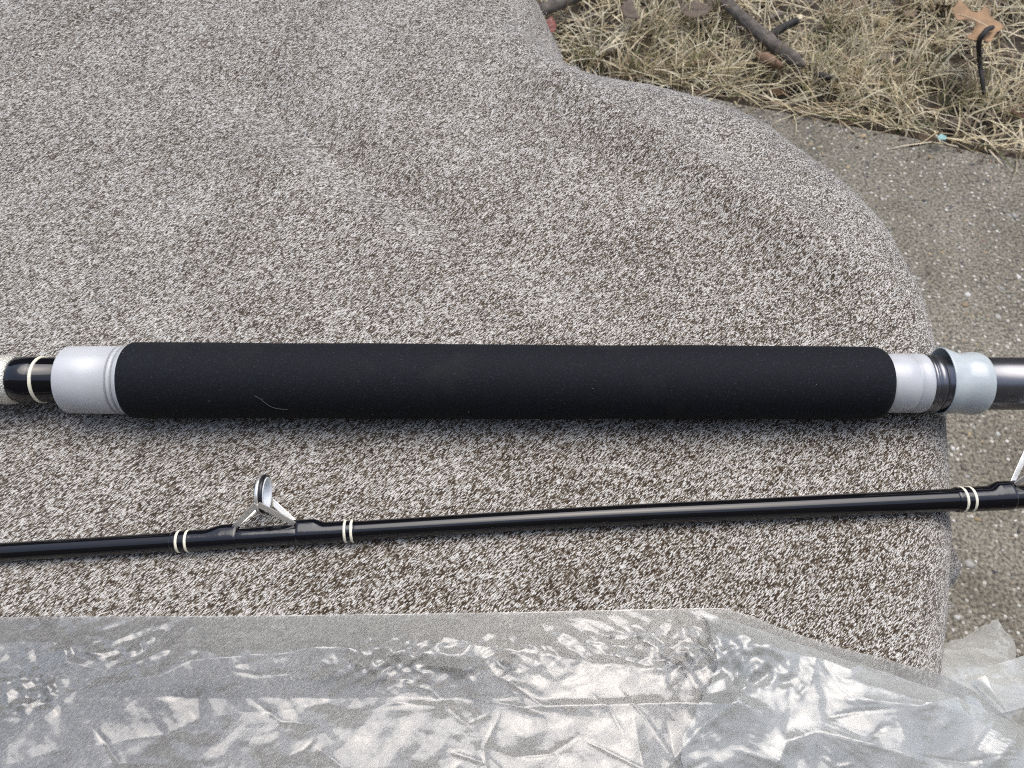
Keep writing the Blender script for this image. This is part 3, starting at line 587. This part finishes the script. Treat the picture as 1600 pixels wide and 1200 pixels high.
def guide(pc, foot_l, foot_r, rc_, dist, parent, w=0.0026):
    c0 = ax(lx(pc)); gd = gdir(); tx = ax(lx(pc + 5)) - ax(lx(pc - 5)); tx /= np.linalg.norm(tx); side = np.cross(tx, gd); C = c0 + gd * dist
    gobj = empty('line_guide', (0, 0, 0)); gobj.parent = parent; gobj.location = tuple(c0 - np.array(parent.location))
    a = np.linspace(0, 2 * np.pi, 56, endpoint=False)
    def ring(name, prof, mat):
        P = np.array(prof); V = (C[None, None] + tx * P[:, 0][:, None, None] + P[:, 1][:, None, None] * (np.cos(a)[None, :, None] * gd + np.sin(a)[None, :, None] * side)).reshape(-1, 3)
        n_ = len(P); F = [tuple(t) for t in grid_faces(n_, 56, True)] + [((n_ - 1) * 56 + j, (n_ - 1) * 56 + (j + 1) % 56, (j + 1) % 56, j) for j in range(56)]
        return child(name, V, F, mat, gobj)
    h = w / 2; r = rc_
    ring('ring', [(-h, r - 0.0009), (-h * 0.9, r), (-h * 0.2, r + 0.0001), (h * 0.15, r), (h * 0.2, r - 0.0009)], M['steel'])
    ring('shock_ring', [(-h * 1.25, r - 0.0015), (-h * 1.25, r - 0.0008), (h * 0.25, r - 0.0006), (h * 0.5, r - 0.0002), (h * 1.35, r - 0.0003), (h * 1.5, r - 0.0009), (h * 1.4, r - 0.0017)], M['shock'])
    ring('insert', [(-h * 1.3, r - 0.0024), (-h * 1.35, r - 0.0014), (h * 1.45, r - 0.0015), (h * 1.7, r - 0.0017), (h * 1.7, r - 0.0022), (h * 1.2, r - 0.0027), (-h * 0.6, r - 0.0027)], M['ceramic'])
    def strap(p, q, wv, wd=0.0026, th=0.0007):
        p = np.array(p); q = np.array(q); d = q - p; d /= np.linalg.norm(d); wv = wv - d * (wv @ d); wv /= np.linalg.norm(wv); nn = np.cross(d, wv)
        mid = (p + q) / 2 + nn * 0.0002; V = []
        for c, s in ((p, 0.8), (mid, 1.0), (q, 1.0)):
            V += [c + wv * wd / 2 * s + nn * th / 2, c + wv * wd / 2 * s - nn * th / 2, c - wv * wd / 2 * s - nn * th / 2, c - wv * wd / 2 * s + nn * th / 2]
        F = [tuple(t) for t in grid_faces(3, 4, True)] + [(3, 2, 1, 0), (8, 9, 10, 11)]
        o = child('leg', np.array(V), F, M['steel'], gobj, smooth=False); bv = o.modifiers.new('bevel', 'BEVEL'); bv.width = 0.0002; bv.segments = 2; return o
    sr = br_(pc)
    for fx, sg in ((foot_l, -1), (foot_r, 1)):
        ft = ax(lx(fx)) + gd * (sr + 0.0006)
        for sd_ in (-1, 1):
            an = 0.62 * math.pi * sd_; rim = C + (math.cos(an) * gd + math.sin(an) * side) * (r - 0.0001) + tx * sg * h * 0.2
            strap(ft + side * sd_ * 0.0012, rim, side * 0.4 * sd_ + gd * 0.9)
        ftv, ftf = tube(np.array([ft + tx * sg * 0.0105 - gd * 0.0004, ft + tx * sg * 0.005, ft - tx * sg * 0.0008 + gd * 0.0004]), [0.0006, 0.0013, 0.0014], 10); child('foot', ftv, ftf, M['wrap'], gobj)
    return gobj
guide(409, 365, 460, 0.0090, 0.0190, rod2)
guide(1634, 1584, 1684, 0.0118, 0.0260, rod2, 0.003)
tag(rod2, 'slim glossy black fishing rod with cream rings and a wire line guide', 'fishing rod')

# ------------------------------------------------------------------ clear plastic bag
far_edge = [(-0.3517, 0.0880, 0.4840), (-0.2334, 0.0899, 0.4840), (-0.2174, 0.0907, 0.4840), (-0.1088, 0.0912, 0.4840), (0.0000, 0.0926, 0.4840), (0.0546, 0.0939, 0.4840), (0.0902, 0.0945, 0.4840), (0.1032, 0.0907, 0.4840), (0.1183, 0.0843, 0.4840), (0.1333, 0.0790, 0.4840), (0.1533, 0.0739, 0.4840), (0.1680, 0.0698, 0.4840), (0.1778, 0.0673, 0.4840), (0.1890, 0.0613, 0.4840), (0.1980, 0.0536, 0.4840), (0.2072, 0.0472, 0.4840), (0.2251, 0.0415, 0.4840)]
FX = np.array([p[0] for p in far_edge]); FY = np.array([p[1] for p in far_edge])
bag = empty('plastic_bag', (0, 0.03, TOP))
def ridges(x, y, lines):
    h = np.zeros_like(x)
    for pts, amp, w in lines:
        d, t = seg_dist(x, y, pts); k_ = np.clip(1 - d / w, 0, 1) if w > 0 else np.exp(d / w); h += amp * k_ * np.clip(np.minimum(t, 1 - t) * 8, 0, 1)
    return h
def ridged(x, y, o=3):
    r_ = 0; a = 0.6
    for k in range(o): r_ = r_ + a * (1 - np.abs(2 * vnoise(x * 2.1 ** k + 13.7 * k, y * 2.1 ** k + 5.3 * k) - 1)); a *= 0.42
    return r_
def crumple(x, y, seed, amp, n=14, lo=70, hi=220, spots=None):
    r_ = np.random.default_rng(seed); sx, sy = r_.uniform(0, 90, 2)
    wx = 0.02 * (fbm(x * 14 + sx, y * 14, 3) - 0.45); wy = 0.02 * (fbm(x * 14, y * 14 + sy, 3) - 0.45)
    h = 0.0026 * (fbm((x + wx) * 9 + sx, (y + wy + 0.2 * x) * 26 + sy, 2) - 0.4)                # long slack waves along the bag
    if spots is None: sp = np.ones_like(x) * 0.22 + 0.5 * sstep(0.5, 0.7, vnoise(x * 28 + sx, y * 28 + sy))
    else:
        sp = np.zeros_like(x) + 0.10
        for c, r in spots: sp = np.maximum(sp, np.exp(-(((x - c[0]) / (r * 1.5)) ** 2 + ((y - c[1]) / (r * 0.6)) ** 2)))
    for k in range(9):                                  # flat facets between folds
        fq = math.exp(r_.uniform(math.log(22), math.log(75))); th = r_.normal(math.pi / 2, 0.6)
        ph = (x + 0.6 * wx) * math.cos(th) + (y + 0.6 * wy) * math.sin(th); tri = np.abs(((ph * fq + r_.random()) % 1) - 0.5) * 2
        mask = (0.35 + 0.65 * sp) * sstep(0.42, 0.66, vnoise(x * 20 + r_.uniform(0, 99), y * 34 + r_.uniform(0, 99)))
        h = h + mask * (tri - 0.5) * (1.0 / fq) * 0.06
    for k in range(n):                                  # short sharp creases
        fq = math.exp(r_.uniform(math.log(lo), math.log(hi))); th = r_.uniform(0, math.pi)
        ph = (x + wx) * math.cos(th) + (y + wy) * math.sin(th); tri = np.abs(((ph * fq + r_.random()) % 1) - 0.5) * 2
        mask = sp * sstep(0.50, 0.70, vnoise(x * 60 + r_.uniform(0, 99), y * 60 + r_.uniform(0, 99)))
        h = h + mask * (tri - 0.5) * (1.0 / fq) * 0.16
    return h * amp
def glints(x, y, seed, n):                              # fine sharp creases pressed into the film
    r_ = np.random.default_rng(seed); h = np.zeros_like(x)
    for k in range(n):
        cx, cy = r_.uniform(-0.26, 0.24), r_.uniform(0.02, 0.088); th = r_.normal(0, 0.5) if r_.random() < 0.65 else r_.uniform(0, 3.14); ln = r_.uniform(0.003, 0.02)
        dx, dy = math.cos(th) * ln, math.sin(th) * ln; bnd = r_.normal(0, 0.25)
        m = (np.abs(x - cx) < 0.025) & (np.abs(y - cy) < 0.025)
        d, t = seg_dist(x[m], y[m], [(cx - dx, cy - dy), (cx - dy * bnd, cy + dx * bnd), (cx + dx, cy + dy)])
        h[m] += r_.choice([-1, 1]) * r_.uniform(0.0002, 0.0006) * np.exp(-(d / r_.uniform(0.0005, 0.0011)) ** 1.3) * np.clip(np.minimum(t, 1 - t) * 5, 0, 1)
    return h
top_lines = [
 ([(-0.2269, 0.0430, 0.4900), (-0.2003, 0.0517, 0.4900), (-0.1773, 0.0581, 0.4900), (-0.1530, 0.0622, 0.4900), (-0.1396, 0.0646, 0.4900), (-0.1293, 0.0705, 0.4900), (-0.1039, 0.0730, 0.4900), (-0.0935, 0.0730, 0.4900), (-0.0732, 0.0771, 0.4900), (-0.0611, 0.0740, 0.4900), (-0.0418, 0.0761, 0.4900), (-0.0210, 0.0786, 0.4900), (0.0000, 0.0745, 0.4900), (0.0259, 0.0715, 0.4900), (0.0516, 0.0690, 0.4900)], 0.0068, 0.021),
 ([(-0.2300, 0.0766, 0.4900), (-0.2047, 0.0791, 0.4900), (-0.1850, 0.0791, 0.4900), (-0.1792, 0.0817, 0.4900), (-0.1585, 0.0830, 0.4900), (-0.1337, 0.0786, 0.4900)], 0.0024, -0.009),
 ([(-0.2394, 0.0265, 0.4900), (-0.1438, 0.0271, 0.4900), (-0.0480, 0.0276, 0.4900), (0.0359, 0.0265, 0.4900), (0.0625, 0.0286, 0.4900)], 0.0095, 0.030),
 ([(-0.0151, 0.0531, 0.4900), (0.0251, 0.0538, 0.4900), (0.0630, 0.0550, 0.4900), (0.0880, 0.0540, 0.4900), (0.1071, 0.0487, 0.4900)], 0.0040, -0.009),
 ([(0.0739, 0.0936, 0.4900), (0.0706, 0.0856, 0.4900), (0.0740, 0.0791, 0.4900), (0.0811, 0.0735, 0.4900), (0.0851, 0.0690, 0.4900)], 0.0034, -0.006),
 ([(0.0793, 0.0882, 0.4800), (0.1020, 0.0768, 0.4800), (0.1277, 0.0712, 0.4800), (0.1581, 0.0656, 0.4800), (0.1831, 0.0611, 0.4800)], 0.0052, -0.011),
 ([(0.0526, 0.0254, 0.4900), (0.0718, 0.0452, 0.4900), (0.0840, 0.0526, 0.4900), (0.0913, 0.0593, 0.4900)], 0.0036, -0.007),
 ([(0.0962, 0.0273, 0.4800), (0.1049, 0.0408, 0.4800), (0.1169, 0.0443, 0.4800), (0.1362, 0.0397, 0.4800), (0.1595, 0.0329, 0.4800)], 0.0042, -0.009),
 ([(0.1253, 0.0566, 0.4700), (0.1591, 0.0534, 0.4700), (0.1847, 0.0591, 0.4700), (0.2024, 0.0642, 0.4700)], 0.0034, -0.008),
 ([(0.1782, 0.0301, 0.4600), (0.1989, 0.0457, 0.4600), (0.2117, 0.0596, 0.4600), (0.2236, 0.0700, 0.4600)], 0.0045, -0.008)]
crinkles = [((-0.1679, 0.0803, 0.4850), 0.020), ((-0.0370, 0.0752, 0.4850), 0.022), ((-0.0053, 0.0726, 0.4850), 0.020), ((0.0428, 0.0829, 0.4850), 0.024), ((0.0769, 0.0777, 0.4850), 0.022), ((-0.1950, 0.0578, 0.4850), 0.016), ((0.0987, 0.0651, 0.4850), 0.012)]
def droop(x): return -1.6 * np.clip(x - 0.150, 0, None) ** 2 - 6 * np.clip(x - 0.2, 0, None) ** 2
FILM = {}
def film_top(x, y):
    X, Y, Z = FILM['upper_film']; i = np.clip(np.round((x - X[0, 0]) / (X[-1, 0] - X[0, 0]) * (X.shape[0] - 1)).astype(int), 0, X.shape[0] - 1)
    yf = np.interp(x, FX, FY); t = np.clip((yf - y) / (yf + 0.06), 0, 1) ** (1 / 1.15); j = np.clip(np.round(t * (X.shape[1] - 1)).astype(int), 0, X.shape[1] - 1); return Z[i, j]
def sheet(name, mat, nx, ny, zbase, amp, lines, seed, loft):
    xs = np.linspace(-0.34, 0.262, nx); tv = np.linspace(0, 1, ny) ** 1.15
    X = np.repeat(xs[:, None], ny, 1); yf = np.interp(xs, FX, FY); yn = -0.06 + 0 * xs; Y = yf[:, None] + (yn - yf)[:, None] * tv[None]
    X = X + 0.0
    e = np.clip((yf[:, None] - Y) / 0.016, 0, 1) ** 0.75
    Z = zbase + droop(X) + loft * e
    Z = Z + e * (ridges(X, Y, lines) + crumple(X, Y, seed, amp, spots=crinkles) + (glints(X, Y, 77, 90) if lines else 0)) + e * 0.003 * sstep(0.09, 0.2, X) * (fbm(X * 16, Y * 40 + 3, 2) - 0.3)
    Z = np.maximum(Z, zbase + droop(X) + 0.0002)
    FILM[name] = (X, Y, Z)
    return child(name, np.stack([X, Y, Z], -1).reshape(-1, 3), grid_faces(nx, ny), mat, bag)
sheet('lower_film', M['film_low'], 260, 60, 0.4812, 0.12, [], 3, 0.0005)
sheet('upper_film', M['film'], 1200, 300, 0.4820, 0.85, top_lines, 8, 0.0035)
def patch(name, corners, nu, nv, seed, amp, mat, bend=0.0):
    a, b, c, d = [np.array(p) for p in corners]; u, v = np.meshgrid(np.linspace(0, 1, nu), np.linspace(0, 1, nv), indexing='ij'); u3 = u[..., None]; v3 = v[..., None]
    P = (a * (1 - u3) + b * u3) * (1 - v3) + (d * (1 - u3) + c * u3) * v3
    else_ = name not in ('overlap', 'folded_tip')
    if else_:
        for ax_ in (0, 1): P[..., ax_] += 0.005 * (fbm(u * 3.1 + seed, v * 3.1 + 7 * ax_, 3) - 0.45)
    if name == 'overlap': P[..., 0] += (1 - u) ** 2 * (0.010 * np.sin(v * 5.5 + 0.6) + 0.012 * (fbm(v * 5, v * 0 + 2, 3) - 0.5))
    P[..., 2] += crumple(P[..., 0], P[..., 1], seed, amp, 10) + bend * np.sin(np.pi * u) * np.sin(np.pi * v) + 0.004 * (fbm(P[..., 0] * 30, P[..., 1] * 30 + seed, 3) - 0.45)
    if name == 'overlap':
        P[..., 0] = np.minimum(P[..., 0], 0.26); lift = P[..., 2] - 0.487; lift = lift - lift.min()
        P[..., 2] = film_top(P[..., 0], P[..., 1]) + 0.0006 + 0.4 * lift * sstep(0, 0.1, u)
    return child(name, P.reshape(-1, 3), grid_faces(nu, nv), mat, bag)
patch('mouth_flap', [(0.2101, 0.0913, 0.4300), (0.2475, 0.1081, 0.4180), (0.2487, 0.0685, 0.4240), (0.1906, 0.0560, 0.4500)], 90, 90, 21, 0.7, M['film_flap'], 0.004)
patch('mouth_fold', [(0.1908, 0.0872, 0.4520), (0.2335, 0.0867, 0.4320), (0.2566, 0.0656, 0.4400), (0.1819, 0.0519, 0.4600)], 90, 80, 31, 0.7, M['film_flap'], 0.003)
patch('mouth_side', [(0.1936, 0.0711, 0.4520), (0.2873, 0.0968, 0.4300), (0.2454, 0.0348, 0.4200), (0.1670, 0.0278, 0.4600)], 90, 90, 47, 0.8, M['film_flap'], 0.004)
patch('overlap', [(0.0757, 0.0920, 0.4870), (0.2292, 0.0392, 0.4840), (0.2153, 0.0110, 0.4880), (0.0749, 0.0189, 0.4930)], 200, 110, 53, 0.6, M['film_end'], 0.003)
ex = np.linspace(-0.34, 0.2, 300); ey = np.interp(ex, FX, FY); ez = 0.4826 + droop(ex) + 0.0002 * np.sin(ex * 140)
patch('folded_tip', [(0.2042, 0.0705, 0.4550), (0.2094, 0.0722, 0.4570), (0.2141, 0.0571, 0.4560), (0.2137, 0.0575, 0.4550)], 20, 20, 5, 0.1, M['film_low'], 0.001)
tag(bag, 'wrinkled clear plastic bag lying along the front edge of the cloth', 'bag')
